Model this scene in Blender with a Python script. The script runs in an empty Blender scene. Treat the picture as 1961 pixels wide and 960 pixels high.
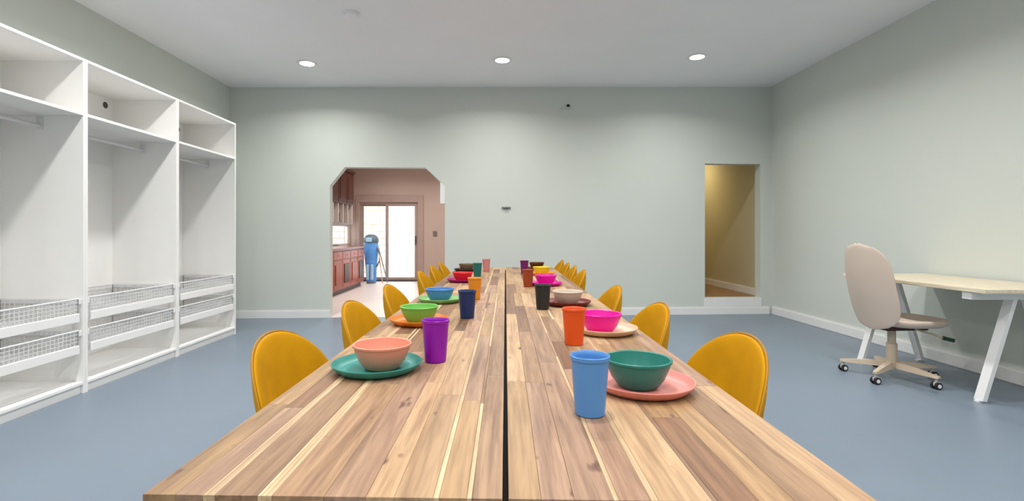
import bpy, bmesh, math, random
from mathutils import Vector, Matrix
random.seed(7)
scene = bpy.context.scene
COL = scene.collection

# ------------------------------------------------------------------ camera
cam_d = bpy.data.cameras.new('camera')
cam_d.sensor_width = 36.0
cam_d.lens = 960.0 / 1961.0 * 36.0
cam_d.shift_x = (980.5 - 945.0) / 1961.0
cam_d.shift_y = -(480.0 - 448.0) / 1961.0
cam_d.clip_start = 0.05
cam = bpy.data.objects.new('camera', cam_d)
COL.objects.link(cam)
cam.location = (0, 0, 1.1)
cam.rotation_euler = (math.pi / 2, 0, 0)
scene.camera = cam

# ------------------------------------------------------------------ world, exposure
world = bpy.data.worlds.new('world')
scene.world = world
world.use_nodes = True
wn = world.node_tree.nodes
wn['Background'].inputs[0].default_value = (0.93, 0.96, 1.0, 1)
wn['Background'].inputs[1].default_value = 2.0
scene.view_settings.view_transform = 'Standard'
scene.view_settings.look = 'None'
scene.view_settings.gamma = 1.0
scene.view_settings.use_curve_mapping = False
scene.view_settings.exposure = 0.66
LAMP_W = 11.0          # watts of each recessed downlight
KITCHEN_FILL_W = 11.0       # watts of each unseen fill lamp added to brighten the kitchen
LAMP_ROWS = (5.65, 4.15, 2.69, 1.2, -0.3, -1.8)
LAMP_COLS = (-2.10, 0.10, 2.295)

# ------------------------------------------------------------------ helpers
def lin(c):
    return tuple((v / 255.0 / 12.92) if v / 255.0 <= 0.04045 else ((v / 255.0 + 0.055) / 1.055) ** 2.4 for v in c)

MATS = {}
def mat(name, rgb, rough=0.5, metal=0.0, var=0.04, scale=6.0, bump=0.0, bscale=120.0, sheen=0.0, spec=0.5, coat=0.0):
    if name in MATS:
        return MATS[name]
    m = bpy.data.materials.new(name)
    m.use_nodes = True
    nt = m.node_tree
    b = nt.nodes['Principled BSDF']
    c = lin(rgb)
    tc = nt.nodes.new('ShaderNodeTexCoord')
    nz = nt.nodes.new('ShaderNodeTexNoise'); nz.inputs['Scale'].default_value = scale; nz.inputs['Detail'].default_value = 4
    nt.links.new(tc.outputs['Object'], nz.inputs['Vector'])
    rp = nt.nodes.new('ShaderNodeValToRGB')
    rp.color_ramp.elements[0].position = 0.3; rp.color_ramp.elements[1].position = 0.7
    rp.color_ramp.elements[0].color = tuple(v * (1 - var) for v in c) + (1,)
    rp.color_ramp.elements[1].color = tuple(min(1, v * (1 + var)) for v in c) + (1,)
    nt.links.new(nz.outputs['Fac'], rp.inputs['Fac'])
    nt.links.new(rp.outputs['Color'], b.inputs['Base Color'])
    b.inputs['Roughness'].default_value = rough
    b.inputs['Metallic'].default_value = metal
    b.inputs['Specular IOR Level'].default_value = spec
    if sheen:
        b.inputs['Sheen Weight'].default_value = sheen
        b.inputs['Sheen Roughness'].default_value = 0.4
        b.inputs['Sheen Tint'].default_value = c + (1,)
    if coat:
        b.inputs['Coat Weight'].default_value = coat
    if bump:
        n2 = nt.nodes.new('ShaderNodeTexNoise'); n2.inputs['Scale'].default_value = bscale; n2.inputs['Detail'].default_value = 3
        nt.links.new(tc.outputs['Object'], n2.inputs['Vector'])
        bp = nt.nodes.new('ShaderNodeBump'); bp.inputs['Strength'].default_value = bump; bp.inputs['Distance'].default_value = 0.004
        nt.links.new(n2.outputs['Fac'], bp.inputs['Height'])
        nt.links.new(bp.outputs['Normal'], b.inputs['Normal'])
    MATS[name] = m
    return m

def wood(name, rgb, dark, streak=(1.0, 0.05), knots=True, rough=0.45, axis='Y', contrast=0.75):
    """Stretched grain along one axis; every object takes its own stretch of the grain."""
    m = bpy.data.materials.new(name); m.use_nodes = True
    nt = m.node_tree; b = nt.nodes['Principled BSDF']; L = nt.links.new
    tc = nt.nodes.new('ShaderNodeTexCoord'); oi = nt.nodes.new('ShaderNodeObjectInfo')
    mu = nt.nodes.new('ShaderNodeMath'); mu.operation = 'MULTIPLY'; mu.inputs[1].default_value = 57.0
    L(oi.outputs['Random'], mu.inputs[0])
    ad = nt.nodes.new('ShaderNodeVectorMath'); ad.operation = 'ADD'
    L(tc.outputs['Object'], ad.inputs[0]); L(mu.outputs[0], ad.inputs[1])
    mp = nt.nodes.new('ShaderNodeMapping')
    s = {'Y': (26, 1.3, 26), 'X': (1.3, 26, 26), 'Z': (26, 26, 1.3)}[axis]
    mp.inputs['Scale'].default_value = s
    L(ad.outputs[0], mp.inputs['Vector'])
    nz = nt.nodes.new('ShaderNodeTexNoise'); nz.inputs['Scale'].default_value = 1.6; nz.inputs['Detail'].default_value = 6
    nz.inputs['Roughness'].default_value = 0.62; nz.inputs['Distortion'].default_value = 0.6
    L(mp.outputs[0], nz.inputs['Vector'])
    rp = nt.nodes.new('ShaderNodeValToRGB')
    c, d = lin(rgb), lin(dark)
    e = rp.color_ramp.elements
    e[0].position = 0.30; e[1].position = 0.62
    e[0].color = tuple(c[i] * (1 - contrast) + d[i] * contrast for i in range(3)) + (1,)
    e[1].color = c + (1,)
    L(nz.outputs['Fac'], rp.inputs['Fac'])
    n3 = nt.nodes.new('ShaderNodeTexNoise'); n3.inputs['Scale'].default_value = 5.5; n3.inputs['Detail'].default_value = 3
    L(mp.outputs[0], n3.inputs['Vector'])
    r3 = nt.nodes.new('ShaderNodeMapRange'); r3.inputs['From Min'].default_value = 0.35; r3.inputs['From Max'].default_value = 0.6
    r3.inputs['To Min'].default_value = 0.80; r3.inputs['To Max'].default_value = 1.05
    L(n3.outputs['Fac'], r3.inputs['Value'])
    # slight shade of its own for each piece
    hv = nt.nodes.new('ShaderNodeHueSaturation')
    mr = nt.nodes.new('ShaderNodeMapRange'); mr.inputs['To Min'].default_value = 0.86; mr.inputs['To Max'].default_value = 1.12
    L(oi.outputs['Random'], mr.inputs['Value']); m4 = nt.nodes.new('ShaderNodeMath'); m4.operation = 'MULTIPLY'; L(mr.outputs[0], m4.inputs[0]); L(r3.outputs[0], m4.inputs[1]); L(m4.outputs[0], hv.inputs['Value'])
    L(rp.outputs['Color'], hv.inputs['Color'])
    out = hv.outputs['Color']
    if knots:
        m2 = nt.nodes.new('ShaderNodeMapping'); m2.inputs['Scale'].default_value = {'Y': (24, 9, 24), 'X': (9, 24, 24), 'Z': (24, 24, 9)}[axis]
        L(ad.outputs[0], m2.inputs['Vector'])
        k = nt.nodes.new('ShaderNodeTexNoise'); k.inputs['Scale'].default_value = 1.0; k.inputs['Detail'].default_value = 2.5
        L(m2.outputs[0], k.inputs['Vector'])
        kr = nt.nodes.new('ShaderNodeValToRGB'); kr.color_ramp.elements[0].position = 0.68; kr.color_ramp.elements[1].position = 0.75
        L(k.outputs['Fac'], kr.inputs['Fac'])
        mx = nt.nodes.new('ShaderNodeMixRGB'); mx.inputs[2].default_value = lin((92, 62, 48)) + (1,)
        L(kr.outputs['Color'], mx.inputs[0]); L(out, mx.inputs[1]); out = mx.outputs[0]
    L(out, b.inputs['Base Color'])
    b.inputs['Roughness'].default_value = rough
    b.inputs['Specular IOR Level'].default_value = 0.35
    bp = nt.nodes.new('ShaderNodeBump'); bp.inputs['Strength'].default_value = 0.12; bp.inputs['Distance'].default_value = 0.002
    L(nz.outputs['Fac'], bp.inputs['Height']); L(bp.outputs['Normal'], b.inputs['Normal'])
    MATS[name] = m
    return m

def glass(name):
    m = bpy.data.materials.new(name); m.use_nodes = True
    nt = m.node_tree; nt.nodes.remove(nt.nodes['Principled BSDF'])
    tr = nt.nodes.new('ShaderNodeBsdfTransparent'); tr.inputs[0].default_value = (0.95, 0.97, 0.96, 1)
    gl = nt.nodes.new('ShaderNodeBsdfGlossy'); gl.inputs['Roughness'].default_value = 0.03
    lw = nt.nodes.new('ShaderNodeLayerWeight'); lw.inputs['Blend'].default_value = 0.5
    pw = nt.nodes.new('ShaderNodeMath'); pw.operation = 'POWER'; pw.inputs[1].default_value = 5.0
    nt.links.new(lw.outputs['Facing'], pw.inputs[0])
    fr = nt.nodes.new('ShaderNodeMapRange'); fr.inputs['To Min'].default_value = 0.03; fr.inputs['To Max'].default_value = 0.6
    nt.links.new(pw.outputs[0], fr.inputs['Value'])
    mx = nt.nodes.new('ShaderNodeMixShader')
    nt.links.new(fr.outputs[0], mx.inputs[0]); nt.links.new(tr.outputs[0], mx.inputs[1]); nt.links.new(gl.outputs[0], mx.inputs[2])
    nt.links.new(mx.outputs[0], nt.nodes['Material Output'].inputs[0])
    return m

def emit(name, rgb, s):
    m = bpy.data.materials.new(name); m.use_nodes = True
    b = m.node_tree.nodes['Principled BSDF']
    b.inputs['Base Color'].default_value = (0.9, 0.9, 0.9, 1)
    b.inputs['Emission Color'].default_value = lin(rgb) + (1,)
    b.inputs['Emission Strength'].default_value = s
    return m

def obj(name, bm, m, parent=None, smooth=False, loc=None, rotz=None):
    me = bpy.data.meshes.new(name)
    bm.normal_update()
    bm.to_mesh(me); bm.free()
    if m: me.materials.append(m)
    if smooth:
        for p in me.polygons: p.use_smooth = True
        if smooth != 'all':
            me.set_sharp_from_angle(angle=math.radians(40))
    o = bpy.data.objects.new(name, me)
    COL.objects.link(o)
    if parent: o.parent = parent
    if loc: o.location = loc
    if rotz is not None: o.rotation_euler = (0, 0, rotz)
    return o

def tag(o, label, cat, group=None):
    o['label'] = label; o['category'] = cat
    if group: o['group'] = group
    return o

def thing(name, label, cat, loc=(0, 0, 0), rotz=0.0, group=None):
    o = bpy.data.objects.new(name, None); COL.objects.link(o)
    o.empty_display_size = 0.1
    o.location = loc; o.rotation_euler = (0, 0, rotz)
    return tag(o, label, cat, group)

def struct(o):
    o['kind'] = 'structure'
    return o

def dup(root, loc=None, rotz=None, label=None, group=None):
    kids = {}
    for o in COL.objects:
        if o.parent: kids.setdefault(o.parent, []).append(o)
    def rec(o, par):
        c = o.copy(); COL.objects.link(c)
        if par: c.parent = par
        for ch in kids.get(o, []): rec(ch, c)
        return c
    r = rec(root, None)
    if loc is not None: r.location = loc
    if rotz is not None: r.rotation_euler = (0, 0, rotz)
    if label: r['label'] = label
    if group: r['group'] = group
    return r

def box(bm, x0, x1, y0, y1, z0, z1, bev=0.0, seg=1, M=None):
    vs = [bm.verts.new(p) for p in ((x0,y0,z0),(x1,y0,z0),(x1,y1,z0),(x0,y1,z0),(x0,y0,z1),(x1,y0,z1),(x1,y1,z1),(x0,y1,z1))]
    fs = [bm.faces.new([vs[i] for i in f]) for f in ((3,2,1,0),(4,5,6,7),(0,1,5,4),(1,2,6,5),(2,3,7,6),(3,0,4,7))]
    geo = vs
    if bev:
        es = list({e for f in fs for e in f.edges})
        r = bmesh.ops.bevel(bm, geom=es, offset=bev, segments=seg, profile=0.5, affect='EDGES')
        geo = list({v for f in r['faces'] for v in f.verts})
    if M is not None:
        bmesh.ops.transform(bm, matrix=M, verts=geo)
    return bm

def nbox(*a, **k):
    return box(bmesh.new(), *a, **k)

def bar(bm, p, q, w, h, bev=0.0):
    """rectangular bar from p to q"""
    p, q = Vector(p), Vector(q); d = q - p
    M = Matrix.Translation(p) @ d.to_track_quat('Z', 'Y').to_matrix().to_4x4()
    return box(bm, -w/2, w/2, -h/2, h/2, 0, d.length, bev, M=M)

def tube(bm, pts, r, n=10, r2=None, caps=True):
    pts = [Vector(p) for p in pts]; rings = []
    up = Vector((0, 0, 1))
    for i, p in enumerate(pts):
        t = (pts[min(i+1, len(pts)-1)] - pts[max(i-1, 0)]).normalized()
        a = t.cross(up)
        if a.length < 1e-3: a = t.cross(Vector((1, 0, 0)))
        a.normalize(); b = t.cross(a)
        rr = r if r2 is None else r + (r2 - r) * i / (len(pts) - 1)
        rings.append([bm.verts.new(p + a * rr * math.cos(2*math.pi*k/n) + b * rr * math.sin(2*math.pi*k/n)) for k in range(n)])
    for i in range(len(rings) - 1):
        for k in range(n):
            bm.faces.new((rings[i][k], rings[i][(k+1) % n], rings[i+1][(k+1) % n], rings[i+1][k]))
    if caps:
        bm.faces.new(rings[0][::-1]); bm.faces.new(rings[-1])
    bmesh.ops.recalc_face_normals(bm, faces=bm.faces[:])
    return bm

def lathe(bm, prof, n=40, c=(0, 0, 0)):
    """profile (r, z) turned about z; r 0 closes to a pole"""
    rings = []
    for r, z in prof:
        if r < 1e-6: rings.append([bm.verts.new((c[0], c[1], c[2] + z))])
        else: rings.append([bm.verts.new((c[0] + r*math.cos(2*math.pi*k/n), c[1] + r*math.sin(2*math.pi*k/n), c[2] + z)) for k in range(n)])
    for a, b in zip(rings, rings[1:]):
        for k in range(n):
            k2 = (k + 1) % n
            if len(a) == 1 and len(b) == 1: continue
            if len(a) == 1: bm.faces.new((a[0], b[k2], b[k]))
            elif len(b) == 1: bm.faces.new((a[k], a[k2], b[0]))
            else: bm.faces.new((a[k], a[k2], b[k2], b[k]))
    bmesh.ops.recalc_face_normals(bm, faces=bm.faces[:])
    return bm

def prism(bm, pts, y0, y1):
    """convex polygon in the x-z plane, pushed from y0 to y1"""
    a = [bm.verts.new((x, y0, z)) for x, z in pts]; b = [bm.verts.new((x, y1, z)) for x, z in pts]
    n = len(pts)
    bm.faces.new(a); bm.faces.new(b[::-1])
    for i in range(n): bm.faces.new((a[i], b[i], b[(i+1) % n], a[(i+1) % n]))
    bmesh.ops.recalc_face_normals(bm, faces=bm.faces[:])
    return bm

# ------------------------------------------------------------------ materials
M_wall = mat('sage_wall_paint', (211, 216, 209), 0.75, var=0.012, scale=1.5, bump=0.05, bscale=180, spec=0.2)
M_ceil = mat('ceiling_paint', (246, 246, 248), 0.85, var=0.012, scale=2, bump=0.06, bscale=150, spec=0.1)
M_floor = mat('blue_grey_floor_paint', (119, 132, 146), 0.36, var=0.04, scale=1.3, bump=0.03, bscale=60, spec=0.35)
M_trim = mat('white_trim_paint', (238, 238, 236), 0.45, var=0.01)
M_white = mat('white_foil', (246, 245, 242), 0.42, var=0.01)
M_whitemetal = mat('white_metal', (232, 232, 232), 0.35, var=0.01)
M_taupe = mat('taupe_wall_paint', (184, 162, 150), 0.8, var=0.02, scale=2, bump=0.05)
M_tan = mat('tan_wall_paint', (204, 194, 162), 0.8, var=0.02, scale=2, bump=0.05)
M_brownfl = mat('brown_passage_floor', (150, 116, 80), 0.55, var=0.1, scale=4)
M_ktile = mat('pale_kitchen_floor', (226, 214, 206), 0.4, var=0.03, scale=3)
M_black = mat('black_plastic', (28, 28, 30), 0.5)
M_grey = mat('grey_metal', (140, 140, 142), 0.4, 0.6)
M_must = mat('mustard_velvet', (194, 138, 4), 0.85, var=0.10, scale=9, bump=0.12, bscale=300, sheen=0.12, spec=0.15)
M_chrleg = mat('dark_chair_leg', (52, 46, 42), 0.4, 0.5)
M_glass = glass('clear_glass')

# ------------------------------------------------------------------ the room shell
HC = 3.06
ROT = math.radians(3.01)          # the far wall stands slightly out of square
UL = 7.236                        # its length
FW = (-3.416, 6.52, 0)
def onwall(u, z, off=0.0):
    return (FW[0] + u*math.cos(ROT) + off*math.sin(ROT), FW[1] + u*math.sin(ROT) - off*math.cos(ROT), z)

fl = bmesh.new()
vs = [fl.verts.new(p) for p in ((-3.416,-3.2,0),(3.83,-3.2,0),(3.83,6.90,0),(-3.416,6.52,0))]
fl.faces.new(vs)
g = bmesh.ops.extrude_face_region(fl, geom=fl.faces[:])
for e in g['geom']:
    if isinstance(e, bmesh.types.BMVert): e.co.z -= 0.1
bmesh.ops.recalc_face_normals(fl, faces=fl.faces[:])
struct(obj('floor', fl, M_floor))
ce = bmesh.new()
c4 = ((-3.60,-3.4),(4.0,-3.4),(4.0,7.1),(-3.60,6.7))
def hc(x): return 3.005 + (x + 3.416) / 7.236 * 0.12
lo = [ce.verts.new((x, y, hc(x))) for x, y in c4]; hi = [ce.verts.new((x, y, hc(x) + 0.15)) for x, y in c4]
ce.faces.new(lo); ce.faces.new(hi)
for i in range(4): ce.faces.new((lo[i], lo[(i+1)%4], hi[(i+1)%4], hi[i]))
bmesh.ops.recalc_face_normals(ce, faces=ce.faces[:])
struct(obj('ceiling', ce, M_ceil))
struct(obj('wall_left', nbox(-3.56, -3.416, -3.2, 6.53, -0.1, 3.14), M_wall))
struct(obj('wall_right', nbox(3.83, 3.97, -3.2, 6.92, -0.1, 3.26), M_wall))
struct(obj('wall_back', nbox(-3.56, 3.97, -3.35, -3.2, -0.1, 3.26), M_wall))

T = 0.13                          # thickness of the far wall; local +y runs away from the room
def wallobj(name, polys, m, y0=0.0, y1=T, parent=None):
    bm = bmesh.new()
    for p in polys: prism(bm, p, y0, y1)
    o = obj(name, bm, m, parent)
    if parent is None:
        o.location = FW; o.rotation_euler = (0, 0, ROT)
    return o
A0, A1, AH = 1.27, 2.774, 1.978   # arch: jambs and head
D0, D1, DB, DT = 6.315, 7.095, 0.22, 2.06
top = lambda u: 3.03 + u / UL * 0.12
far = wallobj('wall_far', [
    [(-0.14,-0.1),(A0,-0.1),(A0,top(A0)),(-0.14,top(0))],
    [(A0,1.735),(1.46,AH),(1.46,top(1.46)),(A0,top(A0))],
    [(1.46,AH),(2.515,AH),(2.515,top(2.515)),(1.46,top(1.46))],
    [(2.515,AH),(A1,1.735),(A1,top(A1)),(2.515,top(2.515))],
    [(A1,-0.1),(D0,-0.1),(D0,top(D0)),(A1,top(A1))],
    [(D0,-0.1),(D1,-0.1),(D1,DB),(D0,DB)],
    [(D0,DT),(D1,DT),(D1,top(D1)),(D0,top(D0))],
    [(D1,-0.1),(UL+0.14,-0.1),(UL+0.14,top(UL)),(D1,top(D1))]], M_wall)
struct(far)
# white filler block hanging in the right shoulder of the arch
struct(wallobj('trim_1', [[(2.712,1.505),(2.7735,1.505),(2.7735,1.734),(2.712,1.79)]], M_trim, 0.0, T-0.005))
# white riser board below the raised doorway and its sill
sill = struct(wallobj('trim_2', [[(D0-0.01,0.1),(D1+0.01,0.1),(D1+0.01,DB),(D0-0.01,DB)]], M_trim, -0.012, 0.0))
# baseboards: one board with a small cap along each wall
def baseboard(name, u0, u1):
    o = wallobj(name, [[(u0,0),(u1,0),(u1,0.088),(u0,0.088)]], M_trim, -0.016, -0.001)
    wallobj('cap', [[(u0,0.088),(u1,0.088),(u1,0.1),(u0,0.1)]], M_trim, -0.011, -0.001, parent=o)
    return struct(o)
baseboard('baseboard_far_left', 0.02, A0)
baseboard('baseboard_far_middle', A1, D0)
baseboard('baseboard_far_door', D0, D1)
baseboard('baseboard_far_right', D1, UL-0.02)
br = struct(obj('baseboard_right', nbox(3.814, 3.829, -3.19, 6.86, 0, 0.1, 0.004), M_trim))
obj('cap', nbox(3.818, 3.829, -3.19, 6.86, 0.1, 0.112), M_trim, br)
bl = struct(obj('baseboard_left', nbox(-3.414, -3.406, 5.53, 6.50, 0, 0.1, 0.003), M_trim))

# ------------------------------------------------------------------ passage behind the raised doorway
struct(obj('floor_passage', nbox(2.75, 3.77, 6.86+0.13, 10.6, 0.1, 0.219), M_brownfl))
struct(obj('wall_passage_right', nbox(3.74, 3.86, 6.93+0.11, 10.6, 0.1, 2.75), M_tan))
struct(obj('wall_passage_left', nbox(2.72, 2.8, 6.88+0.12, 10.6, 0.1, 2.75), M_tan))
struct(obj('wall_passage_end', nbox(2.7, 3.86, 10.6, 10.7, 0.1, 2.75), M_tan))
struct(obj('ceiling_passage', nbox(2.7, 3.86, 7.02, 10.7, 2.6, 2.7), M_ceil))
struct(obj('baseboard_passage', nbox(3.722, 3.739, 7.06, 10.59, 0.219, 0.32, 0.003), M_trim))

# ------------------------------------------------------------------ kitchen beyond the arch
struct(obj('floor_kitchen', nbox(-3.45, 0.4, 6.58, 11.66, -0.1, -0.002), M_ktile))
kl = bmesh.new()
WY0, WY1, WZ0, WZ1 = 8.6, 11.56, 0.87, 1.285
box(kl, -3.45, -3.32, 6.67, WY0, -0.1, 2.9); box(kl, -3.45, -3.32, WY1, 11.6, -0.1, 2.9)
box(kl, -3.45, -3.32, WY0, WY1, -0.1, WZ0); box(kl, -3.45, -3.32, WY0, WY1, WZ1, 2.9)
struct(obj('wall_kitchen_left', kl, M_taupe))
wf = bmesh.new()
for a, b, c, d in ((WY0+.001, WY0+.02, WZ0+.001, WZ1-.001), (WY1-.02, WY1-.001, WZ0+.001, WZ1-.001), (WY0+.02, WY1-.02, WZ0+.001, WZ0+.02), (WY0+.02, WY1-.02, WZ1-.02, WZ1-.001)):
    box(wf, -3.42, -3.36, a, b, c, d)
kwin = struct(obj('window_1', wf, M_trim))
obj('pane', nbox(-3.393, -3.387, WY0+.02, WY1-.02, WZ0+.02, WZ1-.02), M_glass, kwin)
struct(obj('wall_kitchen_right', nbox(0.3, 0.42, 6.86, 11.6, -0.1, 2.9), M_taupe))
kc = bmesh.new()
k4 = ((-3.45, 6.60), (0.42, 6.81), (0.42, 11.75), (-3.45, 11.75))
lo = [kc.verts.new((x, y, 2.78)) for x, y in k4]; hi = [kc.verts.new((x, y, 2.9)) for x, y in k4]
kc.faces.new(lo); kc.faces.new(hi)
for i in range(4): kc.faces.new((lo[i], lo[(i+1)%4], hi[(i+1)%4], hi[i]))
bmesh.ops.recalc_face_normals(kc, faces=kc.faces[:])
struct(obj('ceiling_kitchen', kc, M_ceil))
KD0, KD1, KDT = -3.10, -1.75, 1.83     # sliding door opening
kb = bmesh.new()
box(kb, -3.45, KD0, 11.6, 11.74, -0.1, 2.9); box(kb, KD1, 0.42, 11.6, 11.74, -0.1, 2.9)
box(kb, KD0, KD1, 11.6, 11.74, KDT, 2.9)
struct(obj('wall_kitchen_back', kb, M_taupe))
M_case = mat('taupe_casing', (168, 144, 134), 0.55, var=0.03)
d1 = bmesh.new()
box(d1, KD0-0.09, KD0, 11.575, 11.599, 0, KDT+0.16, 0.004); box(d1, KD1, KD1+0.13, 11.575, 11.599, 0, KDT+0.16, 0.004)
box(d1, KD0, KD1, 11.575, 11.599, KDT, KDT+0.16, 0.004)
door = struct(obj('door_1', d1, M_case))
fr = bmesh.new()
for a, b in ((KD0+0.001, KD0+0.03), (KD1-0.03, KD1-0.001)): box(fr, a, b, 11.62, 11.70, 0.03, KDT-0.001)
box(fr, KD0+0.03, KD1-0.03, 11.62, 11.70, KDT-0.04, KDT-0.001)
obj('frame', fr, M_case, door)
obj('track', nbox(KD0+0.001, KD1-0.001, 11.60, 11.72, 0.0, 0.03), mat('dark_door_track', (70, 66, 66), 0.5), door)
mid = (KD0 + KD1) / 2 - 0.05
for a, b, y in ((KD0+0.03, mid+0.03, 11.685), (mid-0.03, KD1-0.03, 11.645)):
    s = bmesh.new()
    box(s, a, a+0.05, y-0.014, y+0.014, 0.03, KDT-0.04); box(s, b-0.05, b, y-0.014, y+0.014, 0.03, KDT-0.04)
    box(s, a+0.05, b-0.05, y-0.014, y+0.014, 0.03, 0.09); box(s, a+0.05, b-0.05, y-0.014, y+0.014, KDT-0.09, KDT-0.04)
    sash = obj('sash', s, M_case, door)
    obj('pane', nbox(a+0.05, b-0.05, y-0.003, y+0.003, 0.09, KDT-0.09), M_glass, sash)
obj('handle', nbox(KD1-0.066, KD1-0.044, 11.60, 11.631, 0.85, 1.05, 0.004), mat('dark_handle', (86, 76, 72), 0.4, 0.5), door)
# paved yard and a pale block wall outside the glass
struct(obj('ground', nbox(-14, 10, 11.75, 30, -0.16, -0.06), mat('pale_concrete', (226, 222, 214), 0.9, var=0.04)))
bwall = obj('garden_wall', nbox(-5.2, -3.2, 15.02, 15.2, -0.06, 2.0), mat('pale_mortar', (232, 216, 198), 0.9))
tag(bwall, 'pale peach block wall outside the left pane of the sliding glass door', 'wall')
M_blk = mat('pale_peach_block', (244, 226, 206), 0.9, var=0.04, scale=3, bump=0.3, bscale=40)
blk = None
for r in range(10):
    for c in range(-1, 6):
        x0 = -5.2 + c*0.4 + (0.2 if r % 2 else 0); x1 = min(x0 + 0.385, -3.2); x0 = max(x0, -5.2)
        if x1 - x0 < 0.03: continue
        obj('block', nbox(x0, x1, 14.985, 15.03, -0.05 + r*0.205, 0.14 + r*0.205, 0.008), M_blk, bwall)

# kitchen units along the left wall
M_cherry = wood('cherry_wood', (186, 78, 42), (96, 34, 22), knots=False, rough=0.3, axis='Z')
M_darkw = wood('dark_cherry_wood', (78, 36, 26), (40, 20, 14), knots=False, rough=0.35, axis='Z')
base = thing('base_cabinet', 'red cherry wood base cabinet along the kitchen wall seen through the arch', 'cabinet', (-2.77, 7.6, 0))
obj('body', nbox(-0.53, 0, 0.0, 3.1, 0.09, 0.80), M_cherry, base)
obj('plinth', nbox(-0.53, -0.06, 0.0, 3.08, 0.0, 0.09), M_darkw, base)
for i in range(6):
    y0 = 0.02 + i*0.512
    d = obj('door', nbox(0.001, 0.02, y0, y0+0.49, 0.12, 0.62, 0.004), M_cherry, base)
    obj('raised_panel', nbox(0.02, 0.03, y0+0.08, y0+0.41, 0.19, 0.55, 0.006), M_darkw if i % 2 else M_cherry, d)
    obj('knob', lathe(bmesh.new(), ((0,0.0),(0.012,0.0),(0.014,0.012),(0,0.018)), 10), M_grey, d, loc=(0.021, y0+0.44, 0.585))
    w = obj('drawer', nbox(0.001, 0.02, y0, y0+0.49, 0.64, 0.78, 0.004), M_cherry, base)
    obj('knob', lathe(bmesh.new(), ((0,0.0),(0.012,0.0),(0.014,0.012),(0,0.018)), 10), M_grey, w, loc=(0.021, y0+0.245, 0.70))
tag(obj('worktop', nbox(-3.315, -2.735, 7.58, 10.72, 0.801, 0.838, 0.004), mat('red_brown_worktop', (128, 72, 66), 0.3, var=0.15, scale=30)), 'reddish brown worktop on the cherry base cabinet in the kitchen', 'worktop')
upper = thing('wall_cabinet', 'dark cherry wall cabinet high on the kitchen left wall', 'cabinet', (-3.0, 8.1, 1.70))
obj('body', nbox(-0.315, 0, 0, 2.6, 0, 0.66), M_darkw, upper)
for i in range(5):
    y0 = 0.01 + i*0.52
    d = obj('door', nbox(0.001, 0.02, y0, y0+0.5, 0.01, 0.65, 0.004), M_darkw, upper)
    obj('raised_panel', nbox(0.02, 0.028, y0+0.08, y0+0.42, 0.09, 0.57, 0.005), M_darkw, d)
obj('crown_moulding', nbox(-0.315, 0.05, -0.01, 2.62, 0.66, 0.72, 0.01), M_darkw, upper)
rack = thing('open_shelf_unit', 'pale open shelf with upright dividers under the dark wall cabinet', 'shelf', (-3.0, 8.1, 1.29))
obj('shelf_board', nbox(-0.315, 0, 0, 2.6, 0, 0.03, 0.003), mat('grey_brown_board', (120, 106, 100), 0.5), rack)
obj('back_board', nbox(-0.315, -0.30, 0, 2.6, 0.031, 0.409), M_white, rack)
for i in range(9):
    obj('divider', nbox(-0.299, 0, 0.05 + i*0.31, 0.075 + i*0.31, 0.031, 0.409), mat('pale_divider', (214, 198, 190), 0.5), rack)
for i, yy in enumerate((8.93, 9.86)):
    b = bmesh.new()
    lathe(b, ((0,0),(0.036,0),(0.038,0.01),(0.038,0.17),(0.016,0.22),(0.014,0.28),(0,0.28)), 16)
    o = thing('bottle', ('dark bottle standing on the pale open kitchen shelf, left one', 'dark bottle standing on the pale open kitchen shelf, right one')[i], 'bottle', (-3.06, yy, 1.3205), 0, 'bottles on the kitchen shelf')
    obj('bottle_body', b, mat('dark_bottle', (70, 52, 60), 0.2), o, True)
    obj('stopper', lathe(bmesh.new(), ((0,0.2805),(0.016,0.2805),(0.016,0.31),(0,0.31)), 12), M_black, o)
struct(obj('trim_3', nbox(-3.319, -3.305, 7.6, WY0, 0.84, 1.289), mat('white_splash_tile', (240, 236, 230), 0.25, var=0.02)))

bag = thing('golf_bag', 'tall blue bag on thin legs beside the sliding glass door', 'bag', (-2.73, 11.2, 0), 0)
M_blue = mat('blue_nylon', (96, 160, 232), 0.6, var=0.12, scale=7, bump=0.2, bscale=40)
M_ltblue = mat('light_blue_nylon', (176, 216, 240), 0.6, var=0.05)
b = lathe(bmesh.new(), ((0,0.03),(0.10,0.03),(0.115,0.06),(0.12,0.3),(0.15,0.62),(0.165,0.82),(0.15,0.90),(0,0.90)), 20)
obj('body', b, M_blue, bag, True)
obj('collar', lathe(bmesh.new(), ((0,0.9005),(0.16,0.9005),(0.17,0.93),(0.165,0.99),(0.12,1.06),(0.05,1.09),(0,1.09)), 20), mat('grey_hood', (96, 116, 130), 0.5), bag, True)
obj('hood_panel', nbox(-0.075, 0.055, -0.19, -0.168, 0.92, 1.02, 0.008), M_ltblue, bag)
for x in (-0.05, 0.045): obj('pocket', nbox(x-0.03, x+0.03, -0.165, -0.10, 0.08, 0.42, 0.02, 2), M_ltblue, bag)
obj('strap', tube(bmesh.new(), ((0.12,-0.06,0.85),(0.19,-0.08,0.7),(0.2,-0.08,0.5),(0.13,-0.05,0.36)), 0.016, 8), M_grey, bag, True)
for dx, m in ((0.30, M_grey), (0.24, mat('beige_leg', (206, 180, 160), 0.5))):
    obj('leg', tube(bmesh.new(), ((0.165, -0.02, 0.80), (dx+0.06, 0.02 if dx > 0.25 else -0.22, 0.012)), 0.011, 8), m, bag, True)
obj('foot', lathe(bmesh.new(), ((0,0),(0.105,0),(0.11,0.029),(0,0.029)), 20), M_grey, bag)
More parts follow.
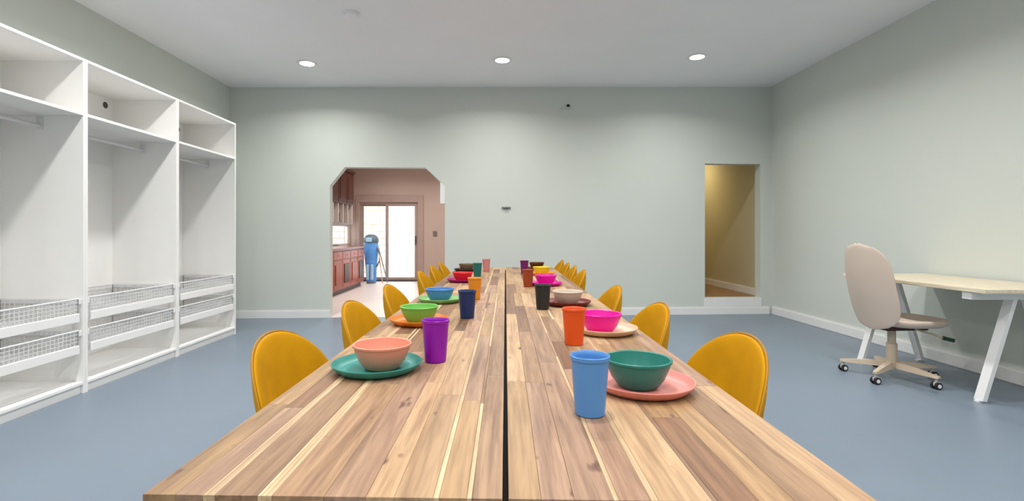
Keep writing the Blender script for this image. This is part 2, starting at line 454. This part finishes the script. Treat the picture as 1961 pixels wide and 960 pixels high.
sw = thing('light_switch', 'dark switch plate on the taupe kitchen wall right of the glass door', 'switch', (-1.35, 11.598, 1.10))
obj('plate', nbox(-0.05, 0.05, -0.012, 0.0, -0.06, 0.06, 0.004), mat('brown_plate', (122, 106, 98), 0.5), sw)
obj('rocker', nbox(-0.017, 0.017, -0.018, -0.0125, -0.033, 0.033, 0.002), mat('brown_plate2', (104, 90, 84), 0.5), sw)

# ------------------------------------------------------------------ recessed downlights
M_lens = emit('lamp_lens', (255, 252, 246), 22.0)
def downlight(x, y, label, W=LAMP_W, z=None, rgb=(1.0, 0.985, 0.965), group='recessed downlights in the white ceiling'):
    zc = (hc(x) if z is None else z) - 0.0005
    t = thing('ceiling_light', label, 'ceiling light', (x, y, zc), 0, group)
    obj('trim_ring', lathe(bmesh.new(), ((0.078,-0.001),(0.105,-0.001),(0.108,-0.004),(0.104,-0.009),(0.084,-0.012),(0.078,-0.010),(0.078,-0.001)), 32), M_trim, t, True)
    obj('lens', lathe(bmesh.new(), ((0,-0.001),(0.0775,-0.001),(0.0775,-0.007),(0,-0.0085)), 32), M_lens, t, True)
    ld = bpy.data.lights.new('lamp', 'AREA'); ld.shape = 'DISK'; ld.size = 0.15; ld.energy = W; ld.color = rgb
    ld.spread = math.radians(150)
    lo_ = bpy.data.objects.new('lamp', ld); COL.objects.link(lo_); lo_.parent = t; lo_.location = (0, 0, -0.014)
    return t
names = {0: 'left', 1: 'middle', 2: 'right'}
for r, y in enumerate(LAMP_ROWS):
    for c, x in enumerate(LAMP_COLS):
        if r == 0: lab = 'round lit recessed downlight nearest the far wall, %s of the row of three' % names[c]
        elif r == 1: lab = 'round lit recessed downlight at the top edge of the photo, %s of the second row' % names[c]
        else: lab = 'recessed downlight in the white ceiling, %s one of the %s row from far wall' % (names[c], ('third', 'fourth', 'fifth', 'sixth')[r-2])
        downlight(x, y - ((0.22, 0.06, 0)[c] if r == 1 else 0), lab)
downlight(3.2, 8.8, 'round warm recessed downlight in the passage behind the raised doorway', 5.0, 2.6, (1.0, 0.80, 0.38), 'passage lights')

for kx, ky, kn in ((-2.2, 8.3, 'near left'), (-2.2, 10.3, 'far left'), (-0.8, 8.3, 'near right'), (-0.8, 10.3, 'far right')):  # added lamps, out of view, only to brighten the kitchen
    downlight(kx, ky, 'unseen fill downlight added in the kitchen ceiling beyond the arch, %s one' % kn, KITCHEN_FILL_W, 2.78, group='added kitchen fill lamps')

sd = thing('smoke_detector', 'flat white round smoke detector on the ceiling left of centre', 'smoke detector', (-1.25, 4.41, hc(-1.25) - 0.0005))
obj('base_ring', lathe(bmesh.new(), ((0,0),(0.072,0),(0.072,-0.012),(0,-0.012)), 32), M_ceil, sd, True)
obj('cover', lathe(bmesh.new(), ((0,-0.0125),(0.066,-0.0125),(0.064,-0.028),(0.04,-0.036),(0,-0.037)), 32), M_ceil, sd, True)

# small fittings on the far wall
p = onwall(3.582, 1.449, 0.001)
wp = thing('wall_bracket', 'small grey metal bracket plate at mid height on the far wall', 'bracket', p, ROT)
obj('plate', nbox(-0.05, 0.07, -0.012, 0, -0.018, 0.012, 0.003), M_grey, wp)
obj('peg', nbox(-0.02, 0.04, -0.04, -0.0125, 0.013-0.02, 0.03-0.02, 0.004), M_grey, wp)
p = onwall(4.428, 2.80, 0.001)
wh = thing('wall_sensor', 'tiny black sensor high on the far wall below the ceiling', 'sensor', p, ROT)
obj('mount', nbox(-0.10, 0.03, -0.014, 0, -0.025, 0.03, 0.004), M_wall, wh)
obj('lens', lathe(bmesh.new(), ((0,0),(0.026,0),(0.024,0.03),(0.012,0.045),(0,0.046)), 16), M_black, wh, True)
wh.children[1].rotation_euler = (math.pi/2, 0, 0); wh.children[1].location = (0, -0.0145, 0)

# ------------------------------------------------------------------ wardrobes along the left wall
def make_wardrobe(label):
    """open front towards +x; local x 0 is the front edge, y 0..W, back at -0.58"""
    W, H, D, t = 1.012, 2.31, 0.58, 0.019
    r = thing('wardrobe', label, 'wardrobe', (0, 0, 0), 0, 'white open wardrobes along the left wall')
    obj('side_panel', nbox(-D, 0, 0.0005, t, 0, H, 0.001), M_white, r)
    obj('side_panel', nbox(-D, 0, W-t, W-0.0005, 0, H, 0.001), M_white, r)
    a, b = t + 0.0003, W - t - 0.0003
    obj('top_panel', nbox(-D, 0, a, b, H-t, H, 0.001), M_white, r)
    obj('bottom_panel', nbox(-D, 0, a, b, 0.062, 0.062+t, 0.001), M_white, r)
    obj('plinth', nbox(-0.035, -0.019, a, b, 0.0, 0.0615), M_white, r)
    bk = obj('back_panel', nbox(-D, -D+0.012, a, b, 0.0815, H-t-0.0005), M_white, r)
    g = obj('cable_hole', lathe(bmesh.new(), ((0,0),(0.026,0),(0.028,0.002),(0.026,0.004),(0.021,0.0045),(0.0,0.002)), 20), mat('dark_grommet', (72, 72, 66), 0.6), bk)
    g.rotation_euler = (0, math.pi/2, 0); g.location = (-D+0.0121, b-0.085, 2.225)
    obj('shelf', nbox(-D+0.0125, 0, a, b, 1.915, 1.915+0.02, 0.001), M_white, r)
    rail = obj('clothes_rail', tube(bmesh.new(), ((-0.30, a+0.004, 1.845), (-0.30, b-0.004, 1.845)), 0.0125, 12), M_whitemetal, r, True)
    for y in (a, b-0.006):
        obj('rail_bracket', nbox(-0.322, -0.278, y, y+0.006, 1.82, 1.9, 0.002), M_whitemetal, rail)
    # three holes rows for shelf pins on each side panel, joined
    for zt in (0.655, 0.437):
        z0, z1 = zt - 0.15, zt
        x0, x1, y0, y1 = -0.545, -0.012, a+0.03, b-0.03
        f = bmesh.new()
        for z in (z1,):
            tube(f, ((x0,y0,z),(x1,y0,z),(x1,y1,z),(x0,y1,z),(x0,y0,z)), 0.006, 6, caps=False)
        tube(f, ((x0,y0,z0),(x1,y0,z0),(x1,y1,z0),(x0,y1,z0),(x0,y0,z0)), 0.004, 6, caps=False)
        bk_ = obj('wire_basket', f, M_whitemetal, r, True)
        w = bmesh.new()
        q = 0.0016
        n = 30
        for i in range(n+1):
            y = y0 + (y1-y0)*i/n
            box(w, x1-q, x1+q, y-q, y+q, z0, z1); box(w, x0-q, x0+q, y-q, y+q, z0, z1)
            box(w, x0, x1, y-q, y+q, z0-q, z0+q)
        n = 16
        for i in range(n+1):
            x = x0 + (x1-x0)*i/n
            box(w, x-q, x+q, y0-q, y0+q, z0, z1); box(w, x-q, x+q, y1-q, y1+q, z0, z1)
            box(w, x-q, x+q, y0, y1, z0-2*q, z0)
        for k in range(1, 6):
            z = z0 + (z1-z0)*k/6
            for (ya, yb, xa, xb) in ((y0,y0,x0,x1),(y1,y1,x0,x1),(y0,y1,x0,x0),(y0,y1,x1,x1)):
                box(w, xa-q, xb+q, ya-q, yb+q, z-q, z+q)
        m_ = obj('wire_mesh', w, M_whitemetal, bk_)
        m_['kind'] = 'stuff'
        obj('front_rail', nbox(x1+0.003, x1+0.011, y0-0.002, y1+0.002, z0-0.008, z0+0.05, 0.002), M_white, bk_)
        for y in (a, b-0.026):
            ru = obj('runner', nbox(-0.55, -0.016, y+0.0005, y+0.0255, z1-0.034, z1-0.008, 0.002), M_whitemetal, r)
            obj('end_cap', nbox(-0.0155, -0.006, y+0.001, y+0.025, z1-0.040, z1-0.002, 0.003), M_trim, ru)
    return r
wd = make_wardrobe('white open wardrobe with rail and wire baskets, cut by the left edge of the photo')
wd.location = (-2.825, 2.46, 0)
dup(wd, (-2.825, 3.473, 0), 0, 'white open wardrobe with rail and wire baskets, middle one of three')
dup(wd, (-2.825, 4.486, 0), 0, 'white open wardrobe with rail and wire baskets, farthest one near the far wall')

# ------------------------------------------------------------------ dining tables (their own slightly turned frame)
TR = -math.atan(23.0 / 960.0)
def tpt(x, y, z=0.0):
    return (x*math.cos(TR) - y*math.sin(TR), x*math.sin(TR) + y*math.cos(TR), z)
TZ = 0.741
W_TONES = [
    wood('acacia_mid', (164, 130, 98), (104, 72, 52)),
    wood('acacia_light', (188, 155, 118), (142, 106, 76)),
    wood('acacia_pink', (168, 134, 108), (112, 82, 64)),
    wood('acacia_brown', (138, 102, 74), (84, 58, 44)),
    wood('acacia_tan', (174, 140, 100), (122, 88, 60)),
]
W_SAP = wood('acacia_sapwood', (212, 184, 146), (176, 142, 106), knots=False, contrast=0.8)
W_LEG = wood('acacia_leg', (176, 130, 92), (110, 72, 48), knots=False, axis='Z')
def make_table(label, y0, L):
    t = thing('dining_table', label, 'table', tpt(0, y0), TR, 'long acacia dining tables')
    for side in (-1, 1):
        x = 0.0040
        while x < 0.5 - 0.004:
            pale = random.random() < 0.36 and 0.02 < x < 0.44
            w = random.uniform(0.004, 0.011) if pale else random.uniform(0.036, 0.074)
            if 0.5 - (x + w) < 0.02: w = 0.5 - x
            y = 0.0
            while y < L - 0.001:
                ln = random.uniform(0.3, 0.75) if not pale else random.uniform(0.35, 0.8)
                if L - (y + ln) < 0.18: ln = L - y
                xa, xb = (x, x + w) if side > 0 else (-x - w, -x)
                m = W_SAP if pale and random.random() < 0.75 else random.choice(W_TONES)
                bm = bmesh.new()
                lw, lh = w - 0.0003, ln - 0.0003
                z0, z1, c = -0.03, 0.0, 0.0006
                ox, oy = (xa + xb)/2, y + ln/2
                v0 = [bm.verts.new(p) for p in ((-lw/2,-lh/2,z0),(lw/2,-lh/2,z0),(lw/2,lh/2,z0),(-lw/2,lh/2,z0))]
                v1 = [bm.verts.new(p) for p in ((-lw/2,-lh/2,z1-c),(lw/2,-lh/2,z1-c),(lw/2,lh/2,z1-c),(-lw/2,lh/2,z1-c))]
                v2 = [bm.verts.new(p) for p in ((-lw/2+c,-lh/2+c,z1),(lw/2-c,-lh/2+c,z1),(lw/2-c,lh/2-c,z1),(-lw/2+c,lh/2-c,z1))]
                bm.faces.new(v0[::-1]); bm.faces.new(v2)
                for i in range(4):
                    j = (i+1) % 4
                    bm.faces.new((v0[i], v0[j], v1[j], v1[i])); bm.faces.new((v1[i], v1[j], v2[j], v2[i]))
                obj('stave', bm, m, t, loc=(ox, oy, TZ))
                y += ln
            x += w
    for yy in (0.38, L-0.38):
        obj('crossbar', nbox(-0.43, 0.43, yy-0.03, yy+0.03, TZ-0.10, TZ-0.0725, 0.003), W_LEG, t)
        for sx in (-1, 1):
            lg = bmesh.new()
            bar(lg, (sx*0.09, yy, TZ-0.1005), (sx*0.12, yy + (-0.05 if yy < 1 else 0.05), 0.0), 0.06, 0.06)
            for v in lg.verts:
                if v.co.z < 0.02: v.co.z = 0.0005
                if v.co.z > TZ-0.13: v.co.z = TZ-0.1007
            obj('leg', lg, W_LEG, t)
    obj('seam_shade_strip', nbox(-0.03, 0.03, 0.002, L-0.002, TZ-0.072, TZ-0.0305), mat('seam_shade_black', (14, 13, 13), 0.7, spec=0.1), t)  # near-black strip below the gap, its colour stands in for the seam's shade
    return t
make_table('acacia butcher-block dining table nearest the camera, split by a dark centre seam', 0.679, 2.358)
make_table('acacia butcher-block dining table farther back, end to end with the near one', 3.041, 2.33)

# ------------------------------------------------------------------ mustard chairs
def make_chair(label):
    """faces +x; origin on the floor under the seat centre"""
    r = thing('dining_chair', label, 'chair', (0, 0, 0), 0, 'mustard chairs along the dining tables')
    z0, z1 = 0.47, 0.803
    def base_x(y, z):
        v = (z - z0) / (z1 - z0)
        return -0.205 - 0.080*v + 0.03*v*v + 0.085*(abs(y)/0.23)**2.2 * (1 - 0.25*v)
    # outline: widest at 40 %, round dome at the top, narrower at the seat
    def half(v):
        if v > 0.40: return 0.244 * max(0.0, 1 - ((v - 0.40) / 0.60) ** 2.25) ** 0.5
        return 0.172 + 0.072 * math.sin(v / 0.40 * math.pi / 2)
    out = []
    vs_ = [0.40 + 0.60*math.sin(k/14*math.pi/2) for k in range(15)]
    lowv = [k*0.1 for k in range(4)]
    right_ = [(half(v), v) for v in lowv + vs_[:-1]]
    out = right_ + [(0.0, 1.0)] + [(-y, v) for y, v in right_[::-1]]
    out += [(-0.172 + 0.344*k/8, -0.0) for k in range(1, 8)]
    zc_ = 0.38
    ss = (0.0, 0.3, 0.6, 0.8, 0.9, 0.96, 0.99, 1.0)
    bm = bmesh.new()
    sides = []
    for sgn in (1, -1):
        rings = []
        for q in ss:
            if q == 1.0 and sgn == -1: rings.append(sides[0][-1]); continue
            th = 0.017 * math.sqrt(max(0.0, 1 - q**5))
            pts = [(0.0, zc_)] if q == 0 else [(y*q, zc_ + (v - zc_)*q) for y, v in out]
            rings.append([bm.verts.new((base_x(y, z0+(z1-z0)*v) + sgn*th, y, z0+(z1-z0)*v)) for y, v in pts])
        sides.append(rings)
        for p, q in zip(rings, rings[1:]):
            for k in range(len(q)):
                k2 = (k+1) % len(q)
                if len(p) == 1: bm.faces.new((p[0], q[k], q[k2]))
                else: bm.faces.new((p[k], q[k], q[k2], p[k2]))
    bmesh.ops.recalc_face_normals(bm, faces=bm.faces[:])
    back = obj('backrest', bm, M_must, r, 'all')
    edge = [(base_x(y, z0+(z1-z0)*v) - 0.006, y*1.004, z0+(z1-z0)*v + (0.002 if v > 0.9 else 0)) for y, v in out[:-7]]
    obj('piping', tube(bmesh.new(), edge, 0.0035, 6), mat('mustard_piping', (170, 120, 8), 0.8), back, True)
    # seat: rounded pad
    bm = bmesh.new()
    n = 40; rings = []
    for (s, z) in ((0.0, 0.415), (0.90, 0.415), (0.98, 0.428), (1.0, 0.445), (0.97, 0.462), (0.88, 0.470), (0.5, 0.466), (0.0, 0.462)):
        ring = []
        if s == 0: ring = [bm.verts.new((0.02, 0, z))]
        else:
            for k in range(n):
                a = 2*math.pi*k/n; ca, sa = math.cos(a), math.sin(a)
                ring.append(bm.verts.new((0.02 + s*0.215*math.copysign(abs(ca)**0.75, ca), s*0.215*math.copysign(abs(sa)**0.75, sa), z)))
        rings.append(ring)
    for p, q in zip(rings, rings[1:]):
        for k in range(n):
            k2 = (k+1) % n
            if len(p) == 1: bm.faces.new((p[0], q[k2], q[k]))
            elif len(q) == 1: bm.faces.new((p[k], p[k2], q[0]))
            else: bm.faces.new((p[k], p[k2], q[k2], q[k]))
    bmesh.ops.recalc_face_normals(bm, faces=bm.faces[:])
    obj('seat', bm, M_must, r, 'all')
    obj('under_frame', nbox(-0.13, 0.15, -0.13, 0.13, 0.395, 0.4145, 0.004), M_chrleg, r)
    for sx in (-1, 1):
        for sy in (-1, 1):
            obj('leg', tube(bmesh.new(), ((0.01+sx*0.12, sy*0.12, 0.3945), (0.01+sx*0.20, sy*0.20, 0.001)), 0.013, 10, 0.009), M_chrleg, r, True)
    return r
ch0 = make_chair('mustard chair nearest the camera on the left, beside the pink bowl on the teal plate')
ch0.location = tpt(-0.445, 1.475); ch0.rotation_euler = (0, 0, TR)
LX, RX = -0.43, 0.385
left = [(2.17, 'mustard chair second from the camera on the left, beside the green bowl'),
        (2.88, 'mustard chair third from the camera on the left, beside the blue bowl'),
        (3.97, 'mustard chair fourth from the camera on the left side of the tables'),
        (4.62, 'mustard chair fifth from the camera on the left side of the tables'),
        (5.22, 'mustard chair at the far end of the left side of the tables')]
for y, lab in left: dup(ch0, tpt(LX, y), TR, lab)
right = [(1.475, 'mustard chair nearest the camera on the right, beside the green bowl on the pink plate'),
         (2.14, 'mustard chair second from the camera on the right, behind the magenta bowl'),
         (2.86, 'mustard chair third from the camera on the right, near the white bowl'),
         (4.10, 'mustard chair fourth from the camera on the right side of the tables'),
         (4.62, 'mustard chair fifth from the camera on the right, one of the far cluster'),
         (5.13, 'mustard chair sixth from the camera on the right, one of the far cluster'),
         (5.64, 'mustard chair at the far end of the right side of the tables')]
for y, lab in right: dup(ch0, tpt({1.475: 0.45, 2.14: 0.41}.get(y, RX), y), math.pi + TR, lab)

# ------------------------------------------------------------------ plates, bowls, cups
PL = ((0,0.0),(0.088,0.0),(0.100,0.004),(0.112,0.014),(0.117,0.0215),(0.1165,0.0235),(0.1145,0.0235),(0.1085,0.0165),(0.098,0.008),(0.088,0.005),(0,0.005))
BO = ((0,0.0),(0.040,0.0),(0.046,0.003),(0.060,0.022),(0.070,0.046),(0.0735,0.0585),(0.0765,0.0600),(0.0768,0.0645),(0.0745,0.0660),(0.0715,0.0640),(0.0665,0.046),(0.056,0.023),(0.042,0.006),(0,0.005))
CU = ((0,0.0),(0.0275,0.0),(0.0295,0.002),(0.0370,0.108),(0.0392,0.110),(0.0395,0.1165),(0.0380,0.1180),(0.0362,0.1165),(0.0345,0.108),(0.0272,0.006),(0,0.005))
def ware(kind, colour, rgb, x, y, label, z=0.0, s=1.0):
    prof = {'plate': PL, 'bowl': BO, 'cup': CU}[kind]
    m = mat('%s_plastic' % colour, rgb, 0.38, var=0.02, spec=0.4)
    bm = lathe(bmesh.new(), [(r*s, h*s) for r, h in prof], 48)
    o = obj(kind, bm, m, None, True)
    o.location = tpt(x*0.984, y*0.984, TZ + 0.0004 + z)
    return tag(o, label, kind, {'plate': 'plastic plates on the tables', 'bowl': 'plastic bowls on the plates', 'cup': 'plastic cups on the tables'}[kind])
BZ = 0.0054
# left side, near to far
ware('plate', 'teal', (50, 138, 128), -0.344, 1.335, 'teal plate under the salmon pink bowl, nearest on the left')
ware('bowl', 'salmon', (224, 146, 122), -0.330, 1.335, 'salmon pink bowl on the teal plate, nearest on the left', BZ)
ware('cup', 'purple', (140, 12, 166), -0.200, 1.43, 'purple cup right of the salmon pink bowl')
ware('plate', 'orange', (226, 126, 28), -0.350, 2.03, 'orange plate under the light green bowl')
ware('bowl', 'green', (112, 182, 84), -0.350, 2.03, 'light green bowl on the orange plate', BZ)
ware('cup', 'navy', (24, 44, 92), -0.166, 2.17, 'dark navy blue cup on the left half of the near table')
ware('plate', 'pale_green', (130, 184, 110), -0.350, 2.675, 'light green plate under the blue bowl')
ware('bowl', 'blue', (74, 132, 192), -0.352, 2.675, 'blue bowl on the light green plate', BZ)
ware('cup', 'amber', (222, 136, 30), -0.172, 2.80, 'amber orange cup behind the navy cup')
ware('plate', 'magenta', (168, 0, 104), -0.325, 3.80, 'dark magenta plate under the red bowl')
ware('bowl', 'red', (206, 36, 46), -0.325, 3.80, 'red bowl on the dark magenta plate', BZ)
ware('cup', 'dark_teal', (28, 104, 96), -0.235, 4.20, 'dark teal cup left of the seam on the far table')
ware('plate', 'dark_brown', (60, 22, 22), -0.385, 4.90, 'dark brown plate at the far left end of the tables')
ware('bowl', 'grey_brown', (122, 104, 86), -0.380, 4.90, 'grey brown bowl on the dark plate at far left', BZ)
ware('cup', 'rose', (196, 128, 130), -0.186, 4.87, 'dusty rose cup at the far end left of the seam')
# right side, near to far
ware('plate', 'blush', (226, 142, 132), 0.322, 1.19, 'salmon pink plate under the dark green bowl, nearest on the right')
ware('bowl', 'deep_green', (38, 122, 110), 0.312, 1.19, 'dark teal green bowl on the pink plate, nearest on the right', BZ)
ware('cup', 'sky_blue', (86, 142, 204), 0.171, 1.02, 'sky blue cup nearest the camera on the right')
ware('plate', 'beige', (222, 190, 160), 0.366, 1.86, 'pale beige plate under the magenta bowl')
ware('bowl', 'hot_pink', (236, 0, 158), 0.350, 1.86, 'bright magenta bowl on the pale beige plate', BZ)
ware('cup', 'burnt_orange', (222, 82, 22), 0.226, 1.66, 'burnt orange cup left of the bright magenta bowl')
ware('plate', 'maroon', (112, 38, 30), 0.318, 2.575, 'dark maroon plate under the off-white bowl')
ware('bowl', 'off_white', (204, 188, 172), 0.318, 2.575, 'off-white bowl on the dark maroon plate', BZ)
ware('cup', 'black', (22, 26, 26), 0.180, 2.43, 'black cup on the right half of the near table')
ware('plate', 'bright_pink', (214, 20, 160), 0.285, 3.56, 'bright pink plate behind the black cup')
ware('bowl', 'pink', (224, 24, 166), 0.285, 3.56, 'bright pink bowl on the bright pink plate behind the black cup', BZ)
ware('cup', 'rust', (150, 62, 28), 0.155, 3.46, 'rust brown cup left of the bright pink bowl')
ware('plate', 'tangerine', (230, 150, 40), 0.315, 4.45, 'tangerine plate under the yellow bowl')
ware('bowl', 'yellow', (220, 196, 40), 0.320, 4.45, 'yellow bowl on the tangerine plate', BZ)
ware('cup', 'violet', (104, 20, 96), 0.173, 4.60, 'dark violet cup at the far right near the seam')
ware('plate', 'cocoa', (110, 54, 24), 0.320, 5.15, 'brown plate at the far right end of the tables')
ware('bowl', 'umber', (96, 50, 26), 0.320, 5.15, 'brown bowl on the brown plate at the far right end', BZ)

# ------------------------------------------------------------------ desk on the right
M_birch = wood('pale_birch', (224, 212, 186), (202, 186, 156), knots=False, rough=0.4, contrast=0.4)
desk = thing('desk', 'pale wood desk on white trestle legs against the right wall', 'desk', (3.44, 3.78, 0))
obj('desktop', nbox(-0.36, 0.36, -0.64, 0.64, 0.722, 0.75, 0.004, 2), M_birch, desk)
for yy in (-0.50, 0.56):
    cb = obj('crossbar', nbox(-0.345, 0.345, yy-0.035, yy+0.035, 0.672, 0.7215, 0.003), M_whitemetal, desk)
    for sx in (-1, 1):
        lg = bmesh.new()
        bar(lg, (sx*0.055-0.0, yy, 0.6715), (sx*0.255, yy, 0.0), 0.062, 0.03)
        for v in lg.verts:
            if v.co.z < 0.05: v.co.z = 0.012
            if v.co.z > 0.62: v.co.z = 0.6717
        leg = obj('leg', lg, M_whitemetal, desk)
        obj('foot', nbox(sx*0.253-0.031, sx*0.253+0.031, yy-0.014, yy+0.014, 0.0005, 0.0115), M_trim, leg)
obj('rear_beam', nbox(0.02, 0.06, -0.464, 0.524, 0.676, 0.716, 0.002), M_whitemetal, desk)

# ------------------------------------------------------------------ swivel chair
M_beige = mat('beige_chair_shell', (214, 196, 180), 0.5, var=0.02)
M_beige2 = mat('beige_chair_base', (196, 178, 156), 0.5, var=0.03)
sc = thing('swivel_chair', 'beige moulded swivel chair on casters in front of the pale desk', 'chair', (3.05, 3.84, 0), math.radians(4))
# backrest: tall rounded shell, curved round the sitter
def back_shell(scale=1.0, inset=0.0):
    bm = bmesh.new(); nu, nv = 22, 26; rows = []
    for j in range(nv + 1):
        v = j / nv
        z = 0.385 + inset + (0.635 - 2*inset) * v
        s = 2*v - 1
        hw = (0.228 - inset) * max(0.0, 1 - abs(s) ** 3.4) ** (1/2.4)
        hw *= 1.0 - 0.10*v
        hw = max(hw, 0.01)
        row = []
        for i in range(nu + 1):
            u = -1 + 2*i/nu
            y = hw*u
            x = -0.145 - 0.12*v + 0.05*math.sin(v*math.pi)*0 + 0.30*max(0, 0.22-v)**1.2*0 + 0.10*(abs(y)/0.245)**2
            row.append(bm.verts.new((x - 0.03*math.sin(math.pi*v), y, z)))
        rows.append(row)
    for j in range(nv):
        for i in range(nu):
            bm.faces.new((rows[j][i], rows[j][i+1], rows[j+1][i+1], rows[j+1][i]))
    bmesh.ops.recalc_face_normals(bm, faces=bm.faces[:])
    if sum(f.normal.x for f in bm.faces) < 0: bmesh.ops.reverse_faces(bm, faces=bm.faces[:])
    return bm
bk = obj('backrest', back_shell(), M_beige, sc, 'all')
md = bk.modifiers.new('thick', 'SOLIDIFY'); md.thickness = 0.022; md.offset = -1
bv = bk.modifiers.new('round', 'BEVEL'); bv.width = 0.007; bv.segments = 2; bv.limit_method = 'ANGLE'; bv.angle_limit = math.radians(50)
# seat: shallow dished pad
bm = bmesh.new(); n = 44; rings = []
for (s, z) in ((0.0, 0.408), (0.86, 0.408), (0.97, 0.425), (1.0, 0.447), (0.985, 0.462), (0.9, 0.462), (0.5, 0.448), (0.0, 0.444)):
    if s == 0: rings.append([bm.verts.new((0.10, 0, z))]); continue
    ring = []
    for k in range(n):
        a = 2*math.pi*k/n; ca, sa = math.cos(a), math.sin(a)
        ring.append(bm.verts.new((0.10 + s*0.235*math.copysign(abs(ca)**0.7, ca), s*0.235*math.copysign(abs(sa)**0.7, sa), z)))
    rings.append(ring)
for p, q in zip(rings, rings[1:]):
    for k in range(n):
        k2 = (k+1) % n
        if len(p) == 1: bm.faces.new((p[0], q[k2], q[k]))
        elif len(q) == 1: bm.faces.new((p[k], p[k2], q[0]))
        else: bm.faces.new((p[k], p[k2], q[k2], q[k]))
bmesh.ops.recalc_face_normals(bm, faces=bm.faces[:])
obj('seat', bm, M_beige, sc, 'all')
obj('mechanism', nbox(-0.12, 0.22, -0.09, 0.09, 0.372, 0.4075, 0.008), mat('dark_brown_plastic', (70, 58, 46), 0.5), sc)
obj('column', lathe(bmesh.new(), ((0,0.13),(0.036,0.13),(0.036,0.26),(0.027,0.27),(0.027,0.3715),(0,0.3715)), 20), M_beige2, sc, True)
lv = obj('lever', tube(bmesh.new(), ((0.10, -0.091, 0.385), (0.17, -0.16, 0.36), (0.23, -0.19, 0.335)), 0.007, 8), M_beige2, sc, True)
obj('lever_knob', tube(bmesh.new(), ((0.225, -0.187, 0.338), (0.285, -0.215, 0.322)), 0.014, 10), mat('dark_green_plastic', (24, 54, 46), 0.4), lv, True)
obj('hub', lathe(bmesh.new(), ((0,0.075),(0.045,0.075),(0.05,0.09),(0.045,0.1295),(0,0.1295)), 20), M_beige2, sc, True)
for k in range(5):
    a = math.radians(-78 + 72*k)
    ca, sa = math.cos(a), math.sin(a)
    lg = bmesh.new()
    pr = [(0.045, 0.028, 0.082, 0.125), (0.18, 0.024, 0.078, 0.112), (0.30, 0.02, 0.076, 0.096), (0.325, 0.014, 0.078, 0.092)]
    sec = []
    for (rr, hw, za, zb) in pr:
        sec.append([lg.verts.new((rr*ca - s*hw*sa*f_, rr*sa + s*hw*ca*f_, z)) for s, z, f_ in ((-1, za, 1), (1, za, 1), (1, zb, 0.7), (-1, zb, 0.7))])
    for p, q in zip(sec, sec[1:]):
        for i in range(4): lg.faces.new((p[i], p[(i+1)%4], q[(i+1)%4], q[i]))
    lg.faces.new(sec[0][::-1]); lg.faces.new(sec[-1])
    bmesh.ops.recalc_face_normals(lg, faces=lg.faces[:])
    leg = obj('leg', lg, M_beige2, sc)
    cx, cy = 0.305*ca, 0.305*sa
    ct = bmesh.new()
    tube(ct, ((cx, cy, 0.050), (cx, cy, 0.0757)), 0.008, 8)
    # hood over the two wheels
    box(ct, cx-0.022, cx+0.022, cy-0.006, cy+0.006, 0.022, 0.052, 0.004)
    cs = obj('caster', ct, mat('caster_grey', (196, 192, 188), 0.4), leg)
    cs2 = None
    w = bmesh.new()
    for s in (-1, 1):
        tube(w, ((cx, cy + s*0.008, 0.0255), (cx, cy + s*0.024, 0.0255)), 0.025, 16)
    wo = obj('wheel', w, M_black, sc)
    hb = bmesh.new()
    for s in (-1, 1):
        tube(hb, ((cx, cy + s*0.0245, 0.0255), (cx, cy + s*0.027, 0.0255)), 0.014, 12)
    obj('hub_cap', hb, M_trim, wo)
